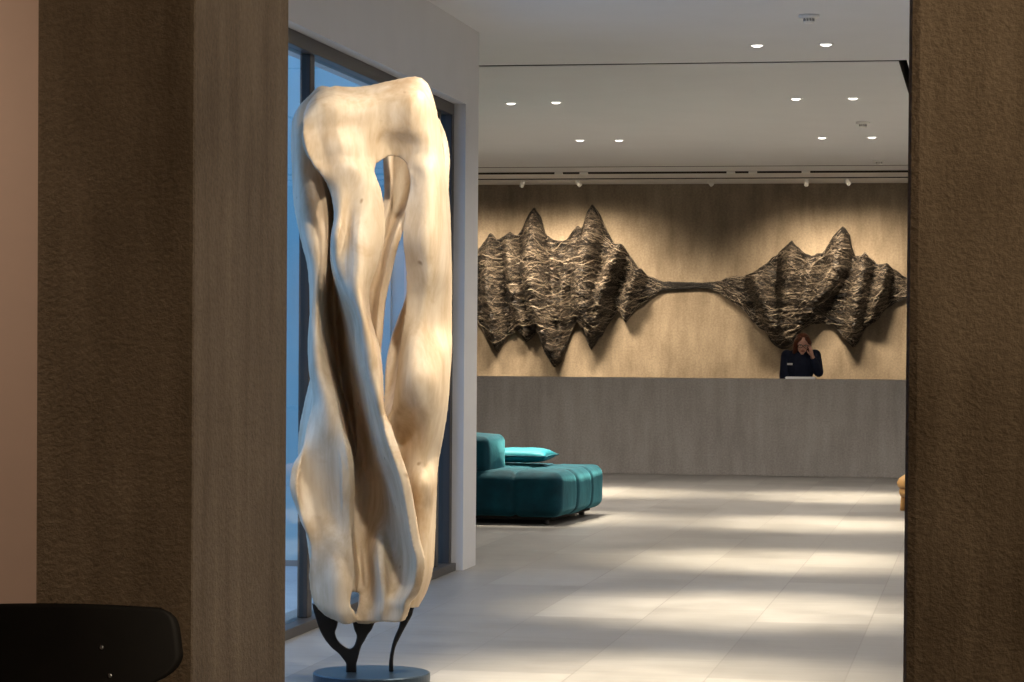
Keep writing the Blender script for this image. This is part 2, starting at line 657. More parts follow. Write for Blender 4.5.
TS = [(523, 180.5, -0.06, 'white track spot furthest left, nearest the white wall corner'),
      (577, 181, 0.10, 'white track spot second from the left, above the tallest left peak'),
      (709, 179.5, 0.10, 'white track spot in the middle, above the thin dark strand'),
      (807, 179, -0.03, 'white track spot second from the right, above the right peaks'),
      (846, 179, 0.12, 'white track spot furthest right, next to the right pillar')]
for px, py, lean, lab in TS:
    p = at_y(px, py, 31.65)
    t = thing('track_spot', lab, 'spotlight', (p.x, 31.65, H - 0.022), 0, 'white track spots over the wall sculpture')
    bm = bmesh.new()
    add_tube(bm, [(0, 0, 0), (0, 0, -0.012)], 0.014)
    obj('stem', bm, M['lampwhite'], t, True)
    ax = Vector((lean, 0.10, -0.13)).normalized()
    bm = bmesh.new()
    mt = Matrix.Translation(Vector((0, 0, -0.016))) @ Vector((0, 0, 1)).rotation_difference(ax).to_matrix().to_4x4()
    add_lathe(bm, [(0.0, -0.01), (0.022, -0.008), (0.027, 0.0), (0.028, 0.07), (0.022, 0.073), (0.0, 0.06)], seg=20, mtx=mt)
    obj('lamp_head', bm, M['lampwhite'], t, True)
WSP = [(523, -0.1, 560), (577, 0.3, 620), (807, 0.0, 560), (846, 0.35, 620)]
for px, dx, pw in WSP:
    p = at_y(px, 180, 31.65)
    spot('wall_beam', (p.x, 31.35, H - 0.1), (p.x + dx, YB - 0.10, 1.72), 340, 94, 1.0, (1, 0.80, 0.57), 0.16)
pm = at_y(709, 180, 31.65)
spot('wall_beam', (pm.x, 31.35, H - 0.1), (pm.x - 0.45, YB - 0.1, 1.3), 170, 66, 1.0, (1, 0.80, 0.57), 0.16)
for x in (-5.2, -6.6, 0.9):
    spot('wall_beam', (x, 31.35, H - 0.1), (x, YB - 0.10, 1.72), 340, 94, 1.0, (1, 0.80, 0.57), 0.16)

SD = [(809, 15, 'largest white smoke detector on the ceiling, nearest the viewer'),
      (863, 122, 'white smoke detector between the two far downlight rows on the right'),
      (879, 160, 'white smoke detector furthest back, close to the lighting track')]
for px, py, lab in SD:
    p = at_z(px, py, H)
    t = thing('smoke_detector', lab, 'smoke detector', p, 0, 'ceiling smoke detectors')
    bm = bmesh.new()
    add_lathe(bm, [(0.0, -0.022), (0.058, -0.022), (0.064, -0.014), (0.064, 0.0)], seg=28)
    obj('base', bm, M['lampwhite'], t, True)
    bm = bmesh.new()
    add_lathe(bm, [(0.0, -0.055), (0.025, -0.054), (0.034, -0.046), (0.036, -0.040)], seg=28)
    obj('sensor_cap', bm, M['lampwhite'], t, True)
    bm = bmesh.new()
    for k in range(10):
        a = 2 * PI * k / 10
        add_tube(bm, [(0.031 * math.cos(a), 0.031 * math.sin(a), -0.022), (0.031 * math.cos(a), 0.031 * math.sin(a), -0.042)], 0.004, 6)
    obj('vent', bm, M['grey'], t)

# ------------------------------------------------------------------ world
wd = bpy.data.worlds.new('sky')
SC.world = wd
wd.use_nodes = True
nt = wd.node_tree
bg = nt.nodes['Background']
tc = nt.nodes.new('ShaderNodeTexCoord')
sx = nt.nodes.new('ShaderNodeSeparateXYZ')
cr = nt.nodes.new('ShaderNodeValToRGB')
cr.color_ramp.elements[0].position = 0.0
cr.color_ramp.elements[0].color = (0.10, 0.27, 0.56, 1)
cr.color_ramp.elements[1].position = 0.6
cr.color_ramp.elements[1].color = (0.36, 0.60, 1.0, 1)
nt.links.new(tc.outputs['Generated'], sx.inputs[0])
nt.links.new(sx.outputs['Z'], cr.inputs['Fac'])
nt.links.new(cr.outputs['Color'], bg.inputs['Color'])
bg.inputs['Strength'].default_value = 2.1

# ------------------------------------------------------------------ the big wooden sculpture
SD0 = 11.22                      # distance of its axis along the view


def P3(u, y, w):
    return at_d(u, y, SD0 - 1.45 * w / 100.0)


def sheet(bm, rows, thick, nu=14, step=7):
    """a bent plank of the given thickness through rows of (u, y, w) points"""
    R = np.array([[tuple(P3(*p)) for p in r] for r in rows])
    ny = max(8, (len(rows) - 1) * step)
    A = np.stack([catmull(R[:, j], ny) for j in range(R.shape[1])], 1)
    G = np.stack([catmull(A[i], nu) for i in range(ny)], 0)
    du = np.gradient(G, axis=1)
    dv = np.gradient(G, axis=0)
    N = np.cross(du, dv)
    N /= np.linalg.norm(N, axis=2, keepdims=True) + 1e-9
    vd = RM @ Vector((0, 0, 1))
    if (N.reshape(-1, 3) @ np.array(vd)).mean() < 0:
        N = -N
    top, bot = G + N * 0.003, G - N * thick
    vt = [[bm.verts.new(p) for p in r] for r in top]
    vb = [[bm.verts.new(p) for p in r] for r in bot]
    a, b = ny, nu
    for i in range(a - 1):
        for j in range(b - 1):
            bm.faces.new((vt[i][j], vt[i][j + 1], vt[i + 1][j + 1], vt[i + 1][j]))
            bm.faces.new((vb[i][j], vb[i + 1][j], vb[i + 1][j + 1], vb[i][j + 1]))
    for i in range(a - 1):
        bm.faces.new((vt[i][0], vt[i + 1][0], vb[i + 1][0], vb[i][0]))
        bm.faces.new((vt[i][-1], vb[i][-1], vb[i + 1][-1], vt[i + 1][-1]))
    for j in range(b - 1):
        bm.faces.new((vt[0][j], vb[0][j], vb[0][j + 1], vt[0][j + 1]))
        bm.faces.new((vt[-1][j], vt[-1][j + 1], vb[-1][j + 1], vb[-1][j]))


def row(y, *uw):
    return [(u, y, w) for u, w in uw]


RL = [
    [(307, 106, 3), (316, 93, 1), (333, 86, 0), (351, 87, -1), (368, 85.5, -1), (382, 82.5, 0), (393, 80, 0), (402, 78, 0), (412, 76.5, 0), (422, 78, 0), (430, 87, -1)],
    [(303, 118, 10), (316, 106, 11), (333, 103, 11), (351, 104, 9), (368, 102.5, 8), (382, 101, 8), (393, 100, 9), (402, 99, 10), (412, 98, 11), (425, 99, 9), (436, 107, 3)],
    [(303, 134, 12), (317, 131, 11), (335, 128, 11.5), (353, 128, 10), (369, 127, 9), (382, 126, 8), (393, 126, 8.5), (402, 126, 9.5), (413, 127, 11), (428, 127, 10), (440, 129, 2)],
    [(307, 152, 12), (322, 148, 11), (340, 146, 12.5), (356, 146, 11), (371, 145, 8), (382, 143, 5.5), (392, 142, 5), (402, 143, 6), (414, 146, 8), (430, 148, 10), (443, 150, 0)],
    [(314, 167, 10.4), (326, 167, 10.4), (343, 167, 11.8), (360, 167, 11), (376, 164, 6.2), (384, 158.5, 4), (392, 156, 3.5), (401, 158.5, 4), (410, 166, 7), (426, 170, 11), (445, 169, -1.8)],
]
RA = [
    [(308, 150, 11.3), (322, 147, 10.4), (338, 146, 11.8), (350, 146, 10.6), (361, 146, 8.8), (371, 147, 7.2)],
    [(314, 166, 11), (326, 163, 11), (341, 161, 12.5), (354, 161, 12), (365, 162, 10), (376, 164, 7)],
    [(321, 175, 11), (333, 172, 12), (346, 170, 13), (358, 170, 13), (367, 171, 11), (375, 172, 9)],
    row(192, (330, 9), (340, 12), (352, 12), (364, 12), (374, 11), (382, 10)),
    row(215, (334, 9), (340, 13), (348, 11), (360, 13), (374, 12), (385, 10)),
    row(238, (331, 8), (336, 14), (347, 11), (357, 15), (374, 13), (385, 10)),
    row(262, (331, -2), (335, 10), (346, 12), (358, 16), (369, 14), (379, 10)),
    row(289, (336, -12), (343, 8), (350, 14), (357, 17), (363, 15), (370, 11)),
    row(318, (342, -14), (355, 5), (360, 16), (365, 17), (368, 14), (371, 11)),
    row(345, (346, -14), (354, -4), (360, 12), (367, 17), (374, 16), (379, 12)),
    row(372, (350, -14), (357, -6), (363, 9), (369, 16), (377, 16), (383, 12)),
    row(400, (353, -14), (361, -7), (368, 6), (373, 14), (379, 17), (384, 14)),
    row(430, (356, -14), (365, -10), (371, 0), (377, 9), (381, 14), (385, 18)),
    row(455, (356, -13), (366, -12), (374, -3), (382, 8), (388, 15), (393, 20)),
    row(480, (353, -11), (364, -11), (375, -9), (386, 1), (395, 12), (401, 21)),
    row(510, (351, -9), (365, -10), (377, -7), (389, -2), (399, 8), (407, 21)),
    row(540, (352, -7), (366, -7), (379, 1), (391, -1), (403, 7), (412, 21)),
    row(562, (355, -5), (367, -4), (380, 8), (392, 3), (406, 8), (417, 21)),
    row(585, (359, -1), (370, 0), (382, 11), (391, 7), (404, 9), (414, 19)),
    row(601, (359, 3), (371, 3), (382, 11), (389, 11), (398, 12), (406, 16)),
    row(612, (356, 5), (371, 6), (381, 11), (389, 11), (397, 12), (404, 14)),
    row(622, (355, 6), (371, 7), (381, 10), (388, 11), (395, 12), (401, 13)),
]
RB = [
    [(412, 147, 6.8), (418, 147, 8), (425, 148, 9), (433, 149, 9), (442, 150, -0.8)],
    [(407, 165, 6), (415, 164, 9.5), (426, 165, 11.5), (437, 166, 9), (445.5, 167, -1)],
    [(409, 173, 8), (417, 173, 10), (427, 174, 12), (438, 174, 9), (446.5, 174, -2)],
    row(187, (410, 8), (419, 11), (430, 12), (441, 8), (448, -3)),
    row(212, (405, 9), (415, 11), (428, 13), (441, 9), (450, -3)),
    row(240, (403, 9), (414, 12), (428, 14), (442, 9), (451, -2)),
    row(270, (406, 7), (417, 10), (430, 12), (442, 7), (452, -3)),
    row(300, (406, 6), (417, 8), (428, 9), (441, 3), (452, -5)),
    row(327, (403, 7), (413, 9), (425, 9), (440, 2), (452, -6)),
    row(353, (399, 6), (410, 12), (424, 12), (440, 7), (452, -4)),
    row(379, (396, 8), (407, 14), (422, 15), (438, 11), (450, -2)),
    row(405, (392, 9), (404, 11), (420, 13), (437, 10), (448, -2)),
    row(433, (387, 7), (401, 3), (416, 7), (432, 8), (444, -2)),
    row(460, (389, 1), (402, 2), (415, 6), (428, 6), (439, -2)),
    row(485, (394, -1), (405, 3), (417, 9), (429, 8), (437, -1)),
    row(510, (398, -1), (408, 3), (418, 7), (429, 5), (436, -2)),
    row(540, (402, -1), (411, 3), (420, 6), (429, 4), (435, -3)),
    row(569, (403, 0), (411, 4), (419, 6), (427, 4), (433, -2)),
    row(591, (400, 2), (408, 5), (416, 6), (422, 4), (427, 0)),
    row(608, (399, 4), (404, 6), (410, 6), (415, 4), (418, 2)),
]
RC = [
    [(303, 103, -14), (309, 95, -10), (317, 91, -8), (328, 88, -7)],
    [(293, 118, -18), (299, 110, -14), (309, 106, -12), (322, 104, -9)],
    row(142, (291, -18), (298, -13), (307, -12), (317, -12)),
    row(171, (292, -16), (299, -10), (309, -10), (320, -13)),
    row(205, (294, -15), (302, -7), (314, -6), (327, -12)),
    row(240, (301, -13), (308, -6), (318, -5), (328, -10)),
    row(270, (308, -12), (314, -6), (320, -5), (326, -9)),
    row(310, (310, -12), (314, -6), (318, -5), (322, -9)),
    row(340, (308, -11), (313, -4), (318, -3), (323, -7)),
    row(370, (309, -10), (315, -2), (322, -1), (330, -5)),
    row(400, (313, -8), (319, -1), (327, 2), (337, 0)),
    row(429, (306, -5), (315, -1), (328, 3), (343, 4)),
    row(455, (301, 0), (308, -1), (326, 1), (348, 6)),
    row(482, (296, 3), (304, 0), (326, 0), (350, 5)),
    row(508, (299, 3), (307, 2), (328, 0), (350, 4)),
    row(526, (304, 4), (317, 3), (334, 2), (351, 4)),
    row(548, (310, 3), (321, 4), (337, 6), (353, 6)),
    row(578, (309, 2), (321, 5), (338, 9), (355, 8)),
    [(312, 599, 3), (323, 600, 6), (336, 601, 9), (350, 602, 9)],
    [(318, 609, 4), (328, 611, 7), (340, 614, 9), (354, 613, 9)],
    [(327, 617, 5), (336, 621, 7), (346, 625, 8), (359, 621, 7)],
]
RD = [
    [(312, 125, -14), (320, 125, -20), (330, 125, -20), (340, 125, -8)],
    row(172, (319, -13), (326, -24), (335, -24), (345, -8)),
    row(205, (326, -12), (331, -24), (338, -24), (346, -8)),
    row(240, (327, -10), (332, -24), (338, -24), (345, -6)),
    row(275, (325, -9), (331, -24), (338, -22), (343, -8)),
    row(310, (322, -9), (332, -24), (340, -22), (346, -12)),
    row(340, (324, -8), (334, -23), (342, -22), (349, -13)),
    row(375, (330, -5), (338, -22), (346, -21), (353, -13)),
    row(405, (337, -1), (344, -19), (350, -20), (357, -13)),
    row(432, (343, 3), (348, -15), (354, -18), (360, -13)),
    row(455, (347, 5), (351, -11), (356, -17), (362, -12)),
    row(482, (348, 5), (351, -9), (356, -14), (361, -10)),
    row(515, (349, 3), (352, -8), (357, -12), (362, -9)),
    row(548, (352, 3), (355, -6), (359, -9), (363, -6)),
    row(575, (354, 4), (358, -2), (361, -4), (365, -1)),
    row(592, (354, 4), (358, -2), (361, -3), (366, 0)),
]
RE = [
    row(108, (386, -10), (398, -16), (410, -18), (424, -14)),
    row(140, (387, -12), (398, -18), (410, -20), (424, -18)),
    row(165, (389, -13), (397, -19), (407, -21), (420, -19)),
    row(195, (390, -14), (396, -19), (404, -20), (413, -17)),
    row(222, (384, -14), (389, -17), (395, -17), (400, -12)),
    row(245, (376, -14), (382, -18), (387, -17), (392, -10)),
    row(270, (368, -14), (374, -18), (381, -18), (386, -12)),
    row(300, (362, -14), (368, -18), (374, -18), (380, -13)),
    row(330, (362, -12), (367, -17), (372, -16), (377, -11)),
    row(352, (365, -8), (368, -12), (372, -11), (375, -7)),
]
RF = [
    [(422, 116, -14), (429, 117, -14), (434, 122, -12)],
    [(427, 134, -16), (435, 135, -16), (441, 139, -13)],
    [(430, 155, -16), (438, 155, -15), (445, 157, -12)],
    [(432, 180, -12), (439, 180, -11), (445, 182, -9)],
    [(434, 205, -6), (440, 205, -5), (446, 206, -5)],
]
RG = [
    row(294, (406, -14), (409, -12), (413, -6)),
    row(318, (399, -18), (405, -18), (412, -12)),
    row(340, (391, -19), (399, -19), (408, -12)),
    row(365, (386, -17), (394, -17), (404, -10)),
    row(395, (384, -14), (390, -13), (399, -6)),
    row(425, (383, -8), (387, -3), (393, 2)),
    row(450, (384, -4), (387, -1), (392, 1)),
]
RH = [
    row(372, (312, -26), (316, -20), (320, -8)),
    row(405, (304, -28), (309, -23), (318, -7)),
    row(430, (299, -28), (305, -24), (314, -10)),
    row(455, (298, -27), (304, -22), (312, -9)),
    row(480, (299, -24), (305, -18), (313, -8)),
    row(520, (304, -18), (309, -14), (316, -5)),
    row(555, (309, -13), (314, -9), (322, -2)),
    row(583, (312, -8), (316, -5), (324, 1)),
]
RT = [
    [(322, 98, -3), (340, 95, -3), (370, 95, -3), (400, 92, -3), (420, 94, -3)],
    [(318, 100, -11), (340, 98, -12), (370, 98, -12), (400, 96, -12), (422, 98, -11)],
    [(312, 110, -18), (340, 108, -21), (370, 110, -21), (400, 110, -20), (426, 110, -16)],
]
base_w = at_z(371.5, 672, 0.05)
base_w.z = 0
sc_root = thing('abstract_sculpture', 'tall pale carved wood sculpture of flowing folds on a round dark base', 'sculpture', base_w)
bpy.context.view_layer.update()


def to_local(me, root):
    me.transform(Matrix.Translation(root.location).inverted())


bm = bmesh.new()
for rows_, th in ((RL, 0.036), (RA, 0.036), (RB, 0.036), (RC, 0.036), (RD, 0.030), (RE, 0.030), (RF, 0.03), (RG, 0.026), (RH, 0.026), (RT, 0.034)):
    sheet(bm, rows_, th, 20 if rows_ is RL else 14)
me = remesh(bm, 0.006, 6)
to_local(me, sc_root)
me.name = 'carved_wood'
link('carved_wood', me, M['wood'], sc_root, True)


def metal(rows_, th):
    bm = bmesh.new()
    for rr in rows_:
        sheet(bm, rr, th, 8, 8)
    me = remesh(bm, 0.004, 3)
    to_local(me, sc_root)
    return me


W0 = 4
fork_l = [[(312, 603, W0), (325, 612, W0), (338, 621, W0)], [(314, 613, W0), (326, 620, W0), (337, 627, W0)],
          [(321, 633, W0), (328, 633, W0), (335, 633, W0)], [(330, 646, W0), (334, 643, W0), (338, 641, W0)],
          [(338, 653, W0), (341, 650, W0), (345, 647, W0)], [(343, 659, W0), (348, 656, W0), (353, 651, W0)],
          [(346, 664, W0), (351, 663, W0), (356, 661, W0)], [(346, 673, W0), (351, 673, W0), (356, 673, W0)]]
fork_r = [[(352, 619, W0), (364, 618, W0), (377, 617, W0)], [(354, 629, W0), (363, 629, W0), (372, 629, W0)],
          [(356.4, 635, W0), (362, 635, W0), (368, 634.5, W0)], [(356, 640, W0), (360, 640, W0), (364.5, 641, W0)],
          [(353.5, 646.5, W0), (357, 646, W0), (361.5, 646, W0)], [(349, 650, W0), (354, 652, W0), (359, 654, W0)],
          [(347, 658, W0), (352, 659, W0), (357.5, 660, W0)], [(346, 664, W0), (351, 664, W0), (356.4, 664, W0)],
          [(346, 673, W0), (351, 673, W0), (356.4, 673, W0)]]
me = metal([fork_l, fork_r], 0.026)
link('forked_leg', me, M['black'], sc_root, True)
leg = [[(402, 603, W0), (409, 602, W0), (416, 601, W0)], [(401, 610, W0), (407, 610, W0), (413.5, 610, W0)],
       [(400, 616, W0), (406, 616, W0), (411.7, 616, W0)], [(399, 626, W0), (402, 627, W0), (405.6, 627, W0)],
       [(394, 638, W0), (396.5, 638, W0), (399.5, 638.5, W0)], [(391, 649, W0), (393, 649, W0), (395, 649, W0)],
       [(389, 661, W0), (391, 661, W0), (393.3, 661, W0)], [(388.7, 672, W0), (391, 672, W0), (393.5, 672, W0)]]
me = metal([leg], 0.024)
link('single_leg', me, M['black'], sc_root, True)
bm = bmesh.new()
add_lathe(bm, [(0.248, 0.0), (0.252, 0.004), (0.252, 0.046), (0.248, 0.05), (0.0, 0.05)], seg=72)
o = obj('base_disc', bm, M['disc'], sc_root)
o['label'] = 'round blue-black steel base plate'

# ------------------------------------------------------------------ the fibre relief on the far wall
TOPL = [(445, 285), (452, 275), (462, 262), (470, 252), (479.2, 248.5), (484, 241), (489.5, 233), (496.5, 240), (503, 236), (509, 232), (516, 236), (521.5, 229), (527, 216.5),
        (530, 211), (534, 207), (539.6, 216.5), (544.6, 234.6), (553.6, 240), (564.7, 241.5), (570.3, 233), (577, 225.6), (582, 229), (587, 211),
        (591.7, 204), (599.5, 215), (606.5, 231.8), (613.5, 244.3), (620.4, 243), (627.4, 254), (638.5, 268), (648, 276), (662, 281.5), (700, 282.8),
        (713.8, 282), (732, 276), (743, 276), (753.4, 272), (766.6, 262.8), (777, 253.6), (791.7, 240.4), (801, 251), (811.5, 256),
        (823.4, 252), (832.6, 236.4), (842.4, 225.8), (849.8, 235), (853, 255), (859, 256), (864.8, 252), (872, 259), (878.8, 265.5),
        (886.7, 262.8), (896, 270.7), (905, 277), (918, 283), (930, 289)]
BOTL = [(445, 290), (460, 305), (470, 315), (479, 324), (486.7, 337.6), (496.5, 351.5), (506, 337.6), (516, 329), (525.7, 342), (537, 332), (543.8, 351.5),
        (553.5, 367), (560.5, 362.7), (567.5, 340), (575.8, 319.5), (581.4, 329), (590.3, 350), (598, 339), (606.5, 326.5), (617.6, 310),
        (625.4, 322), (634.3, 310), (648, 298.6), (662, 290), (700, 288.0), (713.8, 290), (727, 298.5), (743, 309), (753.4, 323.5),
        (765, 331.5), (774.5, 346), (782.4, 350), (793, 344.7), (801, 330), (814, 323.5), (832.6, 323.5), (841.8, 336.8), (852.4, 347.8),
        (859, 342), (867, 325), (874.8, 323.5), (882.8, 311.7), (893, 303.7), (905, 298.5), (918, 294), (930, 291)]
YA = YB - 0.12
tl = np.array([[*(at_y(u, y, YA))] for u, y in TOPL])
bl = np.array([[*(at_y(u, y, YA))] for u, y in BOTL])
# ridge lines in the photograph's own layout: (points, width in m, height)
RIDGE = [([(489, 235), (492, 290), (496, 350)], 0.11, 0.9), ([(509, 233), (514, 280), (525, 340)], 0.09, 0.8),
         ([(534, 209), (532, 270), (540, 320), (554, 366)], 0.13, 1.1), ([(577, 227), (568, 260), (562, 300)], 0.06, 0.55),
         ([(592, 206), (584, 270), (588, 348)], 0.14, 1.1), ([(620, 245), (606, 285), (592, 345)], 0.10, 0.9),
         ([(640, 270), (630, 295), (625, 320)], 0.09, 0.7), ([(755, 273), (765, 300), (780, 345)], 0.12, 0.8),
         ([(792, 242), (789, 290), (783, 348)], 0.12, 1.0), ([(811, 257), (806, 290), (800, 325)], 0.08, 0.6),
         ([(842, 228), (836, 270), (812, 312)], 0.13, 1.1), ([(865, 253), (858, 300), (853, 345)], 0.10, 0.9),
         ([(887, 264), (880, 290), (872, 325)], 0.09, 0.8), ([(470, 255), (468, 285), (466, 308)], 0.1, 0.7),
         ([(552, 242), (553, 262), (553, 280)], 0.05, 0.40)]
RID = []
for pts, wd_, hh in RIDGE:
    q = np.array([[at_y(u, y, YA).x, at_y(u, y, YA).z] for u, y in pts])
    RID.append((q, wd_, hh))


def ridge_h(x, z):
    s = 0.0
    for q, wd_, hh in RID:
        zz = q[::-1, 1]
        rx = np.interp(z, zz, q[::-1, 0])
        s = max(s, hh * max(0.0, 1 - ((x - rx) / (1.35 * wd_)) ** 2))
    return s


def relief_y(x, z, zt, zb):
    t = min(1, max(0, (z - zb) / max(1e-6, zt - zb)))
    env = (max(0.0, 4 * t * (1 - t))) ** 0.45
    thick = min(1.0, (zt - zb) / 0.55)
    p = Vector((x * 3.2, 3.1, z * 3.2))
    q = Vector((x * 9, 1.7, z * 9))
    nz = noise.noise(p) * 0.07 + noise.noise(q) * 0.07
    d = env * (0.03 + thick * (0.02 + 0.34 * ridge_h(x, z) + 0.55 * nz))
    return max(0.012, d)


art = thing('wall_sculpture', 'long dark relief of tangled fibre with jagged peaks hung on the far wall', 'wall art',
            (at_y(690, 285, YB).x, YB, at_y(690, 285, YB).z))
NX, NZ = 420, 64
xs = np.linspace(tl[0, 0], tl[-1, 0], NX)
zt_ = np.interp(xs, tl[:, 0], tl[:, 2])
zb_ = np.interp(xs, bl[:, 0], bl[:, 2])
for i in range(NX):              # frayed outline
    a = min(1.0, (zt_[i] - zb_[i]) / 0.3)
    zt_[i] += a * 0.02 * noise.noise(Vector((xs[i] * 14, 0, 0)))
    zb_[i] += a * 0.03 * noise.noise(Vector((xs[i] * 14, 5, 0)))
bm = bmesh.new()
fr, bk = [], []
L0 = art.location
BACK = YB - 0.001
for i in range(NX):
    rf, rb = [], []
    for j in range(NZ):
        z = zb_[i] + (zt_[i] - zb_[i]) * j / (NZ - 1)
        y = BACK - 0.02 - relief_y(xs[i], z, zt_[i], zb_[i])
        rf.append(bm.verts.new(Vector((xs[i], y, z)) - L0))
    fr.append(rf)
    bk.append([bm.verts.new(Vector((xs[i], BACK, zb_[i])) - L0), bm.verts.new(Vector((xs[i], BACK, zt_[i])) - L0)])
for i in range(NX - 1):
    for j in range(NZ - 1):
        bm.faces.new((fr[i][j], fr[i + 1][j], fr[i + 1][j + 1], fr[i][j + 1]))
    bm.faces.new((bk[i][0], bk[i + 1][0], fr[i + 1][0], fr[i][0]))
    bm.faces.new((fr[i][-1], fr[i + 1][-1], bk[i + 1][1], bk[i][1]))
    bm.faces.new((bk[i][1], bk[i + 1][1], bk[i + 1][0], bk[i][0]))
bm.faces.new([bk[0][0]] + fr[0] + [bk[0][1]])
bm.faces.new(([bk[-1][0]] + fr[-1] + [bk[-1][1]])[::-1])
obj('fibre_mass', bm, M['relief'], art, False)

# loose strands lying over the mass
V, Fc = [], []


def strand_tube(pts, rad, s, V, Fc):
    b0 = len(V)
    for k, p in enumerate(pts):
        for j in range(3):
            a = 2 * PI * j / 3 + s
            V.append((p[0] - L0.x, p[1] - L0.y + rad * math.cos(a), p[2] - L0.z + rad * math.sin(a)))
    for k in range(len(pts) - 1):
        for j in range(3):
            j2 = (j + 1) % 3
            Fc.append((b0 + 3 * k + j, b0 + 3 * k + j2, b0 + 3 * k + 3 + j2, b0 + 3 * k + 3 + j))


rnd = random.Random(3)
for s in range(6500):
    i0 = rnd.randrange(NX)
    if zt_[i0] - zb_[i0] < 0.14:
        continue
    t0 = rnd.random()
    x, z = xs[i0], zb_[i0] + (zt_[i0] - zb_[i0]) * t0
    ang = rnd.gauss(0, 0.75)
    if rnd.random() < 0.5:
        ang += PI
    n = rnd.randrange(5, 14)
    rad = rnd.uniform(0.0025, 0.0065)
    off = rnd.uniform(0.0, 0.035)
    ph, fq = rnd.uniform(0, 6.28), rnd.uniform(3, 9)
    pts = []
    for k in range(n):
        zt = float(np.interp(x, xs, zt_))
        zb = float(np.interp(x, xs, zb_))
        if x < xs[0] or x > xs[-1]:
            break
        zc = min(max(z, zb + 0.004), zt - 0.004)
        z = zc
        y = BACK - 0.022 - relief_y(x, zc, zt, zb) - off * min(1, (zt - zb) / 0.3)
        pts.append((x, y, zc))
        # strands follow the slope of the mass between its two outlines
        tt = (zc - zb) / max(1e-4, zt - zb)
        x2 = x + 0.04 * math.cos(ang)
        zt2 = float(np.interp(x2, xs, zt_))
        zb2 = float(np.interp(x2, xs, zb_))
        zf = zb2 + (zt2 - zb2) * tt
        z = 0.8 * (z + 0.04 * math.sin(ang)) + 0.2 * zf + 0.010 * math.sin(ph + fq * k * 0.5)
        ang += rnd.gauss(0, 0.16)
        x = x2
    if len(pts) < 4:
        continue
    strand_tube(pts, rad, s, V, Fc)
me = bpy.data.meshes.new('loose_strands')
me.from_pydata(V, [], Fc)
so = link('loose_strands', me, M['strand'], art)
so['kind'] = 'stuff'

# black cords along the rim and thin middle; those in hollows imitate shade
V2, F2 = [], []


def surf(x, z, off):
    zt = float(np.interp(x, xs, zt_))
    zb = float(np.interp(x, xs, zb_))
    z = min(max(z, zb + 0.002), zt - 0.002)
    return (x, BACK - 0.022 - relief_y(x, z, zt, zb) - off, z)


for s in range(750):
    upper = rnd.random() < 0.5
    i0 = rnd.randrange(NX - 40)
    n = rnd.randrange(14, 40)
    ins = abs(rnd.gauss(0, 0.036))
    pts = []
    for k in range(n):
        i1 = min(NX - 1, i0 + k)
        hgt = zt_[i1] - zb_[i1]
        d = min(ins, hgt * 0.5) + 0.008 * math.sin(k * 0.7 + s)
        pts.append(surf(xs[i1], (zt_[i1] - d) if upper else (zb_[i1] + d), rnd.uniform(0.0, 0.012)))
    strand_tube(pts, rnd.uniform(0.003, 0.007), s, V2, F2)
thin = [i for i in range(NX) if zt_[i] - zb_[i] < 0.30 and xs[i] > xs[0] + 1.0 and xs[i] < xs[-1] - 0.5]
thin2 = [i for i in thin if zt_[i] - zb_[i] < 0.15]
for s in range(420):
    a = rnd.choice(thin if s < 150 else thin2)
    n = rnd.randrange(30, 90)
    t = rnd.random()
    pts = []
    for i1 in range(max(0, a - n // 2), min(NX - 1, a + n // 2)):
        t = min(1, max(0, t + rnd.gauss(0, 0.02)))
        pts.append(surf(xs[i1], zb_[i1] + (zt_[i1] - zb_[i1]) * t, rnd.uniform(0.0, 0.01)))
    strand_tube(pts, rnd.uniform(0.003, 0.007), s, V2, F2)
order = sorted(RID, key=lambda r: r[0][:, 0].mean())
for (qa, _, _), (qb, _, _) in zip(order, order[1:]):
    if abs(qa[:, 0].mean() - qb[:, 0].mean()) > 0.8:
        continue
    za, zb0 = max(qa[:, 1].max(), qb[:, 1].max()), min(qa[:, 1].min(), qb[:, 1].min())
    for s in range(70):  # dark strands added to deepen the shade between neighbouring ridges
        z0 = rnd.uniform(zb0, za)
        ln = rnd.uniform(0.15, 0.6)
        sd = rnd.gauss(0, 0.022)
        pts = []
        for k in range(16):
            z = z0 - ln * k / 15
            xm = 0.5 * (np.interp(z, qa[::-1, 1], qa[::-1, 0]) + np.interp(z, qb[::-1, 1], qb[::-1, 0])) + sd + 0.010 * math.sin(k * 0.8 + s)
            zt = float(np.interp(xm, xs, zt_))
            zb = float(np.interp(xm, xs, zb_))
            if zb < z < zt:
                pts.append(surf(xm, z, rnd.uniform(0.0, 0.012)))
        if len(pts) > 3:
            strand_tube(pts, rnd.uniform(0.003, 0.007), s, V2, F2)
me = bpy.data.meshes.new('cords_and_shade')
me.from_pydata(V2, [], F2)
so = link('cords_and_shade', me, M['cord'], art)
so['kind'] = 'stuff'

# ------------------------------------------------------------------ reception counter
YC = 29.7
ct = thing('reception_counter', 'long grey concrete reception counter in front of the far wall', 'counter', (-2.2, YC, 0))
bm = bmesh.new()
add_box(bm, -6.4, 6.8, 0.0, 0.30, 0.0, 1.11, 0.006)
obj('front_panel', bm, M['counter'], ct)
bm = bmesh.new()
add_box(bm, -6.4, 6.8, 0.30, 0.85, 0.70, 0.75, 0.004)
obj('work_surface', bm, M['counter'], ct)
pa = at_y(786, 378, YC + 0.15)
pb = at_y(815, 378, YC + 0.15)
bm = bmesh.new()
for k in range(5):
    sh = 0.006 * math.sin(k * 2.1)
    add_box(bm, pa.x + sh, pb.x + sh, YC + 0.03 + sh, YC + 0.25 + sh, 1.1105 + 0.005 * k, 1.1150 + 0.005 * k)
tag(obj('paper_stack', bm, M['paper']), 'flat stack of white paper on the counter in front of the person', 'paper')

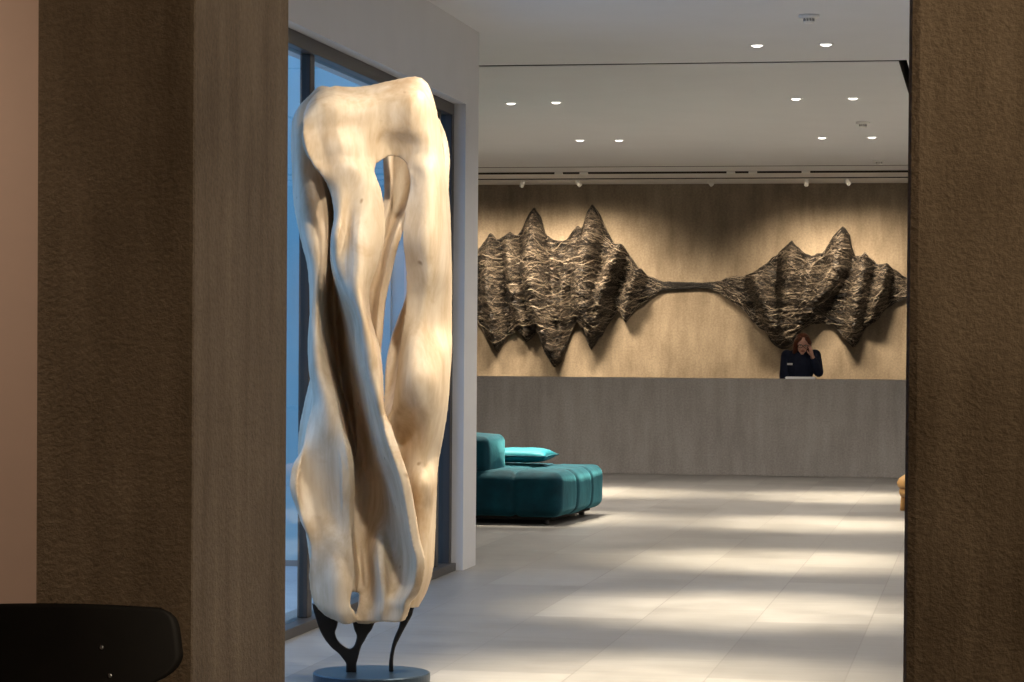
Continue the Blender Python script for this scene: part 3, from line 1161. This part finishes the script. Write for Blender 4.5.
# ------------------------------------------------------------------ the person behind the counter
YP = 30.95
hd = at_y(803, 345, YP)
pr_x = at_y(800, 360, YP).x
SCP = hd.y * 0 + 1
person = thing('person', 'person in a navy jacket behind the counter holding one hand to the face', 'person', (pr_x, YP, 0))


def HP(px, py, dy=0.0):
    p = at_y(px, py, YP + dy)
    return Vector((p.x - pr_x, dy, p.z))


HC = HP(802.5, 344.3, -0.10)        # centre of the head
shL = HP(787, 356, 0.0)           # image left shoulder
shR = HP(815, 355.5, 0.0)
elL = HP(784, 376, 0.0)
elR = HP(818.5, 372, -0.05)
wrL = HP(792, 388, -0.16)
wrR = HP(812.5, 357.0, -0.13)
neck = HP(801.5, 355, -0.01)
chest = HP(801, 366, 0.0)
bm = bmesh.new()
hm = Matrix.Rotation(0.32, 3, 'X') @ Matrix.Rotation(0.10, 3, 'Y') @ Matrix.Rotation(0.15, 3, 'Z')


def hp(x, y, z):
    return HC + hm @ Vector((x, y, z))


add_ball(bm, hp(0, 0.01, 0.03), (0.073, 0.088, 0.085), mtx=hm)
add_ball(bm, hp(0, -0.022, -0.035), (0.055, 0.062, 0.072), mtx=hm)
add_ball(bm, hp(0, -0.055, -0.090), (0.024, 0.022, 0.020), mtx=hm)      # chin
add_capsule(bm, hp(0, -0.078, 0.012), hp(0, -0.098, -0.024), 0.009, 0.013)   # nose
add_capsule(bm, hp(-0.04, -0.070, 0.026), hp(0.04, -0.070, 0.026), 0.012, 0.012)   # brow
for s in (-1, 1):
    add_ball(bm, hp(0.036 * s, -0.058, -0.025), (0.022, 0.020, 0.020), mtx=hm)     # cheek
    add_ball(bm, hp(0.074 * s, 0.015, -0.005), (0.010, 0.020, 0.032), mtx=hm)      # ear
add_capsule(bm, neck + Vector((0, 0.03, -0.03)), hp(0, 0.02, -0.06), 0.056, 0.05)
add_ball(bm, chest + Vector((0, 0.0, 0.02)), (0.155, 0.105, 0.20))
add_ball(bm, chest + Vector((0, 0.0, -0.25)), (0.145, 0.10, 0.18))
hip = Vector((chest.x, 0.02, 0.90))
add_ball(bm, hip, (0.17, 0.11, 0.16))
add_capsule(bm, neck + Vector((-0.02, 0.03, -0.05)), shL, 0.06, 0.058)
add_capsule(bm, neck + Vector((0.02, 0.03, -0.05)), shR, 0.06, 0.058)
add_capsule(bm, shL, elL, 0.052, 0.040)
add_capsule(bm, elL, wrL, 0.040, 0.026)
add_capsule(bm, shR, elR, 0.052, 0.040)
add_capsule(bm, elR, wrR, 0.040, 0.026)
for s in (-1, 1):
    kn = Vector((hip.x + 0.095 * s, 0.01, 0.48))
    an = Vector((hip.x + 0.10 * s, 0.04, 0.085))
    add_capsule(bm, hip + Vector((0.085 * s, 0, -0.05)), kn, 0.085, 0.056)
    add_capsule(bm, kn, an, 0.054, 0.036)
    add_capsule(bm, an + Vector((0, 0.01, -0.045)), an + Vector((0.01 * s, -0.15, -0.055)), 0.038, 0.028)


def hand(bm, wr, d, palm_n, thumb, curl):
    """palm and five separate bent fingers; d points along the hand, palm_n out of the palm, thumb towards the thumb side"""
    d = d.normalized()
    palm_n = (palm_n - d * palm_n.dot(d)).normalized()
    side = thumb
    side = (side - d * side.dot(d) - palm_n * side.dot(palm_n)).normalized()
    for k in range(4):
        a = side * (0.030 - 0.020 * k)
        add_capsule(bm, wr + a * 0.6, wr + d * 0.085 + a, 0.016, 0.0125, 3)
    ln = (0.070, 0.080, 0.074, 0.058)
    for k in range(4):
        p = wr + d * 0.085 + side * (0.032 - 0.0215 * k)
        dd = (d + side * (0.12 - 0.08 * k)).normalized()
        for fr_, r in ((0.45, 0.0088), (0.32, 0.008), (0.25, 0.0072)):
            q = p + dd * ln[k] * fr_
            add_capsule(bm, p, q, r, r * 0.93, 2)
            p = q
            dd = (dd + palm_n * math.tan(curl)).normalized()
    p = wr + d * 0.025 + side * 0.028
    q = p + (d * 0.7 + side * 0.7 + palm_n * 0.25).normalized() * 0.045
    add_capsule(bm, p, q, 0.014, 0.0105, 2)
    add_capsule(bm, q, q + (d * 0.95 + side * 0.25 + palm_n * 0.3).normalized() * 0.035, 0.0105, 0.0085, 2)


cheek = hp(0.066, -0.055, 0.0)
hand(bm, wrR, (cheek - wrR) + Vector((0, 0, 0.05)), Vector((-1, 0.25, 0.1)), Vector((0, -1, 0.2)), 0.30)
hand(bm, wrL, Vector((0.35, -0.7, -0.35)), Vector((0.2, -0.2, -1)), Vector((1, 0.3, 0)), 0.22)
me = remesh(bm, 0.005, 3)
me.name = 'body'
link('body', me, M['skin'], person, True)
# jacket: torso and sleeves, cuffs at the wrists
bm = bmesh.new()
add_ball(bm, chest + Vector((0, 0.0, 0.02)), (0.178, 0.128, 0.215))
add_ball(bm, chest + Vector((0, 0.0, -0.25)), (0.168, 0.122, 0.22))
add_ball(bm, hip + Vector((0, 0, 0.06)), (0.187, 0.13, 0.15))
add_capsule(bm, neck + Vector((-0.05, 0.035, -0.055)), shL, 0.066, 0.074)
add_capsule(bm, neck + Vector((0.05, 0.035, -0.055)), shR, 0.066, 0.074)
add_capsule(bm, shL, elL, 0.074, 0.058)
add_capsule(bm, elL, elL.lerp(wrL, 0.88), 0.058, 0.040)
add_capsule(bm, shR, elR, 0.074, 0.060)
add_capsule(bm, elR, elR.lerp(wrR, 0.80), 0.060, 0.040)
for s in (-1, 1):                # collar
    add_capsule(bm, neck + Vector((0.065 * s, 0.04, 0.0)), neck + Vector((0.030 * s, -0.085, -0.065)), 0.020, 0.016)
me = remesh(bm, 0.008, 3)
me.name = 'jacket'
link('jacket', me, M['jacket'], person, True)['label'] = 'navy jacket'
bm = bmesh.new()
for s in (-1, 1):
    kn = Vector((hip.x + 0.095 * s, 0.01, 0.48))
    an = Vector((hip.x + 0.10 * s, 0.04, 0.085))
    add_capsule(bm, hip + Vector((0.085 * s, 0, -0.05)), kn, 0.10, 0.072)
    add_capsule(bm, kn, an.lerp(kn, 0.05), 0.072, 0.060)
me = remesh(bm, 0.01, 3)
link('trousers', me, M['shirt'], person, True)
# hair: shoulder-length, parted, hanging beside the face
bm = bmesh.new()
add_ball(bm, hp(0.0, 0.030, 0.050), (0.088, 0.088, 0.082), mtx=hm)
add_ball(bm, hp(0.0, 0.060, -0.01), (0.086, 0.060, 0.11), mtx=hm)
for s in (-1, 1):
    add_capsule(bm, hp(0.048 * s, -0.045, 0.085), hp(0.078 * s, -0.010, 0.03), 0.030, 0.030)
    if s < 0:
        add_capsule(bm, hp(0.078 * s, -0.005, 0.03), hp(0.080 * s, -0.005, -0.075), 0.030, 0.032)
        add_capsule(bm, hp(0.080 * s, -0.005, -0.075), hp(0.088 * s, 0.02, -0.135), 0.032, 0.018)
    else:
        add_capsule(bm, hp(0.078 * s, 0.005, 0.03), hp(0.082 * s, 0.03, -0.05), 0.028, 0.030)
        add_capsule(bm, hp(0.082 * s, 0.03, -0.05), hp(0.078 * s, 0.05, -0.12), 0.030, 0.018)
me = remesh(bm, 0.007, 3)
link('hair', me, M['hair'], person, True)
for s in (-1, 1):
    bm = bmesh.new()
    add_ball(bm, hp(0.031 * s, -0.0745, 0.008), (0.012, 0.008, 0.007), mtx=hm)
    ey = obj('eye', bm, M['eye'], person, True)
    bm = bmesh.new()
    add_ball(bm, hp(0.031 * s, -0.0815, 0.007), (0.005, 0.003, 0.005), mtx=hm)
    obj('pupil', bm, M['black'], ey, True)
bm = bmesh.new()
add_capsule(bm, hp(-0.020, -0.083, -0.056), hp(0, -0.088, -0.054), 0.005, 0.007)
add_capsule(bm, hp(0.020, -0.083, -0.056), hp(0, -0.088, -0.054), 0.005, 0.007)
obj('mouth', bm, M['lips'], person, True)
bm = bmesh.new()
for s in (-1, 1):
    ring = [hp(0.033 * s + 0.026 * math.cos(a), -0.094, 0.006 + 0.020 * math.sin(a)) for a in np.linspace(0, 2 * PI, 20)]
    add_tube(bm, ring, 0.003, 6)
    add_tube(bm, [hp(0.059 * s, -0.092, 0.010), hp(0.078 * s, -0.04, 0.010), hp(0.080 * s, 0.02, 0.010)], 0.0025, 6)
add_tube(bm, [hp(-0.008, -0.096, 0.010), hp(0, -0.100, 0.012), hp(0.008, -0.096, 0.010)], 0.003, 6)
obj('glasses', bm, M['black'], person, True)
bp = HP(790.7, 364, 0)
bm = bmesh.new()
add_box(bm, bp.x - 0.032, bp.x + 0.032, -0.142, -0.118, bp.z - 0.012, bp.z + 0.012, 0.002)
o = obj('name_badge', bm, M['paper'], person)
o['label'] = 'small white chest badge'

# ------------------------------------------------------------------ sofa and cushion
def soft_box(name, dims, nx, ny, nz, mat, parent, off, seams_x=(), seams_y=(), round_=0.07, puff=0.02, seam_d=0.022):
    """an upholstered block: rounded, slightly puffed, drawn in along its seams"""
    X, Y, Z = dims
    bm = bmesh.new()
    r = bmesh.ops.create_grid(bm, x_segments=1, y_segments=1, size=1)
    bmesh.ops.delete(bm, geom=bm.verts[:], context='VERTS')

    def lin_(n):
        return [k / n for k in range(n + 1)]
    vmap = {}

    def vert(a, b, c):
        key = (round(a * nx), round(b * ny), round(c * nz))
        if key not in vmap:
            vmap[key] = bm.verts.new((a, b, c))
        return vmap[key]
    for (n1, n2, fn) in ((nx, ny, lambda a, b: (a, b, 0)), (nx, ny, lambda a, b: (a, b, 1)), (nx, nz, lambda a, b: (a, 0, b)),
                         (nx, nz, lambda a, b: (a, 1, b)), (ny, nz, lambda a, b: (0, a, b)), (ny, nz, lambda a, b: (1, a, b))):
        for i in range(n1):
            for j in range(n2):
                q = [fn(i / n1, j / n2), fn((i + 1) / n1, j / n2), fn((i + 1) / n1, (j + 1) / n2), fn(i / n1, (j + 1) / n2)]
                bm.faces.new([vert(*p) for p in q])
    for v in bm.verts:
        a, b, c = v.co
        p = Vector(((a - .5) * X, (b - .5) * Y, (c - .5) * Z))
        h = Vector((X / 2 - round_, Y / 2 - round_, Z / 2 - round_))
        core = Vector([max(-h[k], min(h[k], p[k])) for k in range(3)])
        d = p - core
        nrm = d.normalized() if d.length > 1e-6 else Vector((0, 0, 0))
        p = core + nrm * round_ if d.length > 1e-6 else p
        inn = 0.0
        for s in seams_x:
            inn = max(inn, math.exp(-((a * X - s) / 0.022) ** 2))
        for s in seams_y:
            inn = max(inn, math.exp(-((b * Y - s) / 0.022) ** 2))
        bul = puff * (math.sin(PI * a) * math.sin(PI * b) * math.sin(PI * c) + 0.0) if False else 0.0
        e = [abs(2 * a - 1), abs(2 * b - 1), abs(2 * c - 1)]
        face_in = sorted(e)[:2]
        bul = puff * (1 - face_in[0] ** 2) * (1 - face_in[1] ** 2)
        wob = 0.008 * noise.noise(Vector((p.x * 4 + off[0], p.y * 4, p.z * 4)))
        v.co = p + nrm * (bul + wob - seam_d * inn)
    for v in bm.verts:
        v.co += Vector(off)
    return obj(name, bm, mat, parent, True)


fc = at_z(560.5, 526, 0)
ROT = math.radians(-4.5)
sofa = thing('sofa', 'low teal velvet sofa with seamed seat block behind the white wall corner', 'sofa', (fc.x, fc.y, 0), ROT)
SL, SDp, SH = 1.75, 1.58, 0.37
soft_box('seat', (SL, SDp, SH), 70, 64, 16, M['velvet'], sofa, (-SL / 2, SDp / 2, 0.065 + SH / 2), seams_x=(SL - 0.40, SL - 0.90, SL - 1.35),
         seams_y=(0.52, 1.05), round_=0.085, puff=0.02)
soft_box('backrest', (0.55, 0.56, 0.32), 24, 24, 18, M['velvet'], sofa, (-0.635 - 0.275, 0.06 + 0.28, 0.065 + SH - 0.03 + 0.15), round_=0.05, puff=0.025)
bm = bmesh.new()
add_box(bm, -SL + 0.08, -0.10, 0.10, SDp - 0.10, 0.04, 0.075)
obj('plinth', bm, M['slot'], sofa)
for x, y in ((-0.16, 0.16), (-0.16, SDp - 0.16), (-SL + 0.16, 0.16), (-SL + 0.16, SDp - 0.16)):
    bm = bmesh.new()
    add_lathe(bm, [(0.02, 0.0), (0.026, 0.005), (0.026, 0.05)], (x, y, 0), 16)
    obj('leg', bm, M['black'], sofa)

cu = at_y(527, 462, fc.y + 1.0)
cush = thing('cushion', 'bright teal cushion lying flat on the sofa seat', 'cushion', (cu.x - 0.05, cu.y, 0.456), ROT + 0.05)
bm = bmesh.new()
N = 28
grid = {}
for side in (1, -1):
    for i in range(N + 1):
        for j in range(N + 1):
            a, b = 2 * i / N - 1, 2 * j / N - 1
            edge = i in (0, N) or j in (0, N)
            if edge and side == -1:
                grid[(side, i, j)] = grid[(1, i, j)]
                continue
            pinch = 1 - 0.10 * (1 - a * a) * (abs(b) ** 3) - 0.0
            pinch2 = 1 - 0.10 * (1 - b * b) * (abs(a) ** 3)
            hh = 0.060 * ((1 - a ** 4) * (1 - b ** 4)) ** 0.55
            wr_ = 0.010 * noise.noise(Vector((a * 3, b * 3, side)))
            grid[(side, i, j)] = bm.verts.new((a * 0.27 * pinch2, b * 0.27 * pinch, 0.075 + side * (hh + (0 if edge else wr_ * (1 - a * a) * (1 - b * b)))))
    for i in range(N):
        for j in range(N):
            q = [grid[(side, i, j)], grid[(side, i + 1, j)], grid[(side, i + 1, j + 1)], grid[(side, i, j + 1)]]
            if len(set(q)) == 4:
                bm.faces.new(q if side == 1 else q[::-1])
obj('cover', bm, M['pillow'], cush, True)
bm = bmesh.new()
ed = []
for i in range(N):
    ed.append((i, 0))
for i in range(N):
    ed.append((N, i))
for i in range(N):
    ed.append((N - i, N))
for i in range(N + 1):
    ed.append((0, N - i))
loop = []
for i, j in ed:
    a, b = 2 * i / N - 1, 2 * j / N - 1
    loop.append((a * 0.272 * (1 - 0.10 * (1 - b * b) * (abs(a) ** 3)), b * 0.272 * (1 - 0.10 * (1 - a * a) * (abs(b) ** 3)), 0.075))
add_tube(bm, loop, 0.006, 6)
obj('piping', bm, M['velvet'], cush, True)

# ------------------------------------------------------------------ honey-coloured stool by the right pillar
st = at_z(923, 511, 0)
stool = thing('stool', 'honey coloured wooden stool with domed seat half hidden by the right pillar', 'stool', (st.x, st.y, 0))
bm = bmesh.new()
add_lathe(bm, [(0.0, 0.345), (0.10, 0.342), (0.17, 0.325), (0.215, 0.295), (0.235, 0.255), (0.23, 0.225), (0.215, 0.205), (0.0, 0.203)], seg=40)
obj('seat', bm, M['honey'], stool, True)
bm = bmesh.new()
add_lathe(bm, [(0.0, 0.203), (0.205, 0.203), (0.215, 0.185), (0.215, 0.155), (0.20, 0.13), (0.0, 0.125)], seg=40)
obj('apron', bm, M['honey'], stool, True)
for k in range(4):
    a = PI / 4 + k * PI / 2 + 0.75
    c, s = math.cos(a), math.sin(a)
    bm = bmesh.new()
    add_tube(bm, [(0.165 * c, 0.165 * s, 0.14), (0.175 * c, 0.175 * s, 0.06), (0.185 * c, 0.185 * s, 0.0)], [0.034, 0.028, 0.022], 12)
    obj('leg', bm, M['honey'], stool, True)

# ------------------------------------------------------------------ black chair in the near corner
YCH = 6.0
CD = 5.5
cc = at_d(48, 648, CD)
chair = thing('chair', 'black chair with curved plywood backrest and small steel screws in the near left corner', 'chair', (cc.x, cc.y, 0), math.radians(12))
zt = at_d(100, 604, CD).z


def ply(name, outline_fn, nu, nv, thick, mat, parent):
    bm = bmesh.new()
    G = [[outline_fn(2 * i / nu - 1, j / nv) for i in range(nu + 1)] for j in range(nv + 1)]
    A = np.array([[tuple(p) for p in r] for r in G])
    Nn = np.cross(np.gradient(A, axis=1), np.gradient(A, axis=0))
    Nn /= np.linalg.norm(Nn, axis=2, keepdims=True) + 1e-9
    t = [[bm.verts.new(p) for p in r] for r in A + Nn * thick / 2]
    b = [[bm.verts.new(p) for p in r] for r in A - Nn * thick / 2]
    for j in range(nv):
        for i in range(nu):
            bm.faces.new((t[j][i], t[j][i + 1], t[j + 1][i + 1], t[j + 1][i]))
            bm.faces.new((b[j][i], b[j + 1][i], b[j + 1][i + 1], b[j][i + 1]))
    for j in range(nv):
        bm.faces.new((t[j][0], t[j + 1][0], b[j + 1][0], b[j][0]))
        bm.faces.new((t[j][-1], b[j][-1], b[j + 1][-1], t[j + 1][-1]))
    for i in range(nu):
        bm.faces.new((t[0][i], b[0][i], b[0][i + 1], t[0][i + 1]))
        bm.faces.new((t[-1][i], t[-1][i + 1], b[-1][i + 1], b[-1][i]))
    return obj(name, bm, mat, parent, True)


BW, BH = 0.283, 0.175


def back_fn(a, v):
    # rounded trapezoid: width shrinks at the rounded top corners and tapers below
    s = 2 * v - 1
    half = BW * (1 - 0.045 * max(0, s + 0.25)) * (1 - (abs(s) ** 6 * 0.13 if s > 0 else abs(s) ** 3.2 * 0.30))
    x = a * half
    sup = 1 - 0.05 * abs(a) ** 6 * (1 if s > 0 else -1)
    z = zt - BH + BH * v - 0.012 * a * a * v
    y = -0.05 * (1 - (x / BW) ** 2) + 0.05 * v
    return (x, -0.0 + y, z)


ply('backrest', back_fn, 30, 16, 0.012, M['chair'], chair)


def seat_fn(a, v):
    s = 2 * v - 1
    half = 0.225 * (1 - abs(s) ** 5 * 0.15)
    return (a * half, 0.02 + 0.42 * v, 0.455 - 0.02 * (1 - a * a) * (1 - s * s) + 0.01 * v)


ply('seat', seat_fn, 20, 16, 0.014, M['chair'], chair)
for s in (-1, 1):
    bm = bmesh.new()
    add_tube(bm, [(0.20 * s, -0.03, 0.0), (0.19 * s, 0.02, 0.44), (0.112 * s, 0.035, 0.62), (0.106 * s, 0.030, zt - 0.06)], [0.012, 0.014, 0.013, 0.011], 10)
    obj('leg', bm, M['black'], chair, True)
    bm = bmesh.new()
    add_tube(bm, [(0.21 * s, 0.46, 0.0), (0.18 * s, 0.40, 0.44)], [0.012, 0.014], 10)
    obj('leg', bm, M['black'], chair, True)
    bm = bmesh.new()
    add_tube(bm, [(0.19 * s, 0.02, 0.435), (0.18 * s, 0.40, 0.435)], 0.010, 8)
    obj('seat_rail', bm, M['black'], chair, True)
for (px, py) in ((101, 648), (110, 675.5), (-5, 648), (-14, 675.5)):
    tgt = at_d(px, py, CD - 0.03)
    loc = Matrix.Rotation(-math.radians(12), 3, 'Z') @ (tgt - Vector((cc.x, cc.y, 0)))
    v = (loc.z - (zt - BH)) / BH
    yy = -0.05 * (1 - (loc.x / BW) ** 2) + 0.05 * v
    bm = bmesh.new()
    mt = Matrix.Translation(Vector((loc.x, yy - 0.006, loc.z))) @ Matrix.Rotation(PI / 2, 4, 'X')
    add_lathe(bm, [(0.0045, 0.0), (0.0045, 0.001), (0.003, 0.003), (0.0, 0.0035)], seg=14, mtx=mt)
    obj('screw', bm, M['screw'], chair, True)

# ------------------------------------------------------------------ view
SC.view_settings.view_transform = 'Standard'
SC.view_settings.look = 'None'
SC.view_settings.gamma = 1.0
SC.view_settings.exposure = 0.0
SC.view_settings.use_curve_mapping = False
SC.cycles.use_denoising = True
SC.cycles.sample_clamp_indirect = 6.0
SC.cycles.max_bounces = 10
SC.cycles.diffuse_bounces = 6
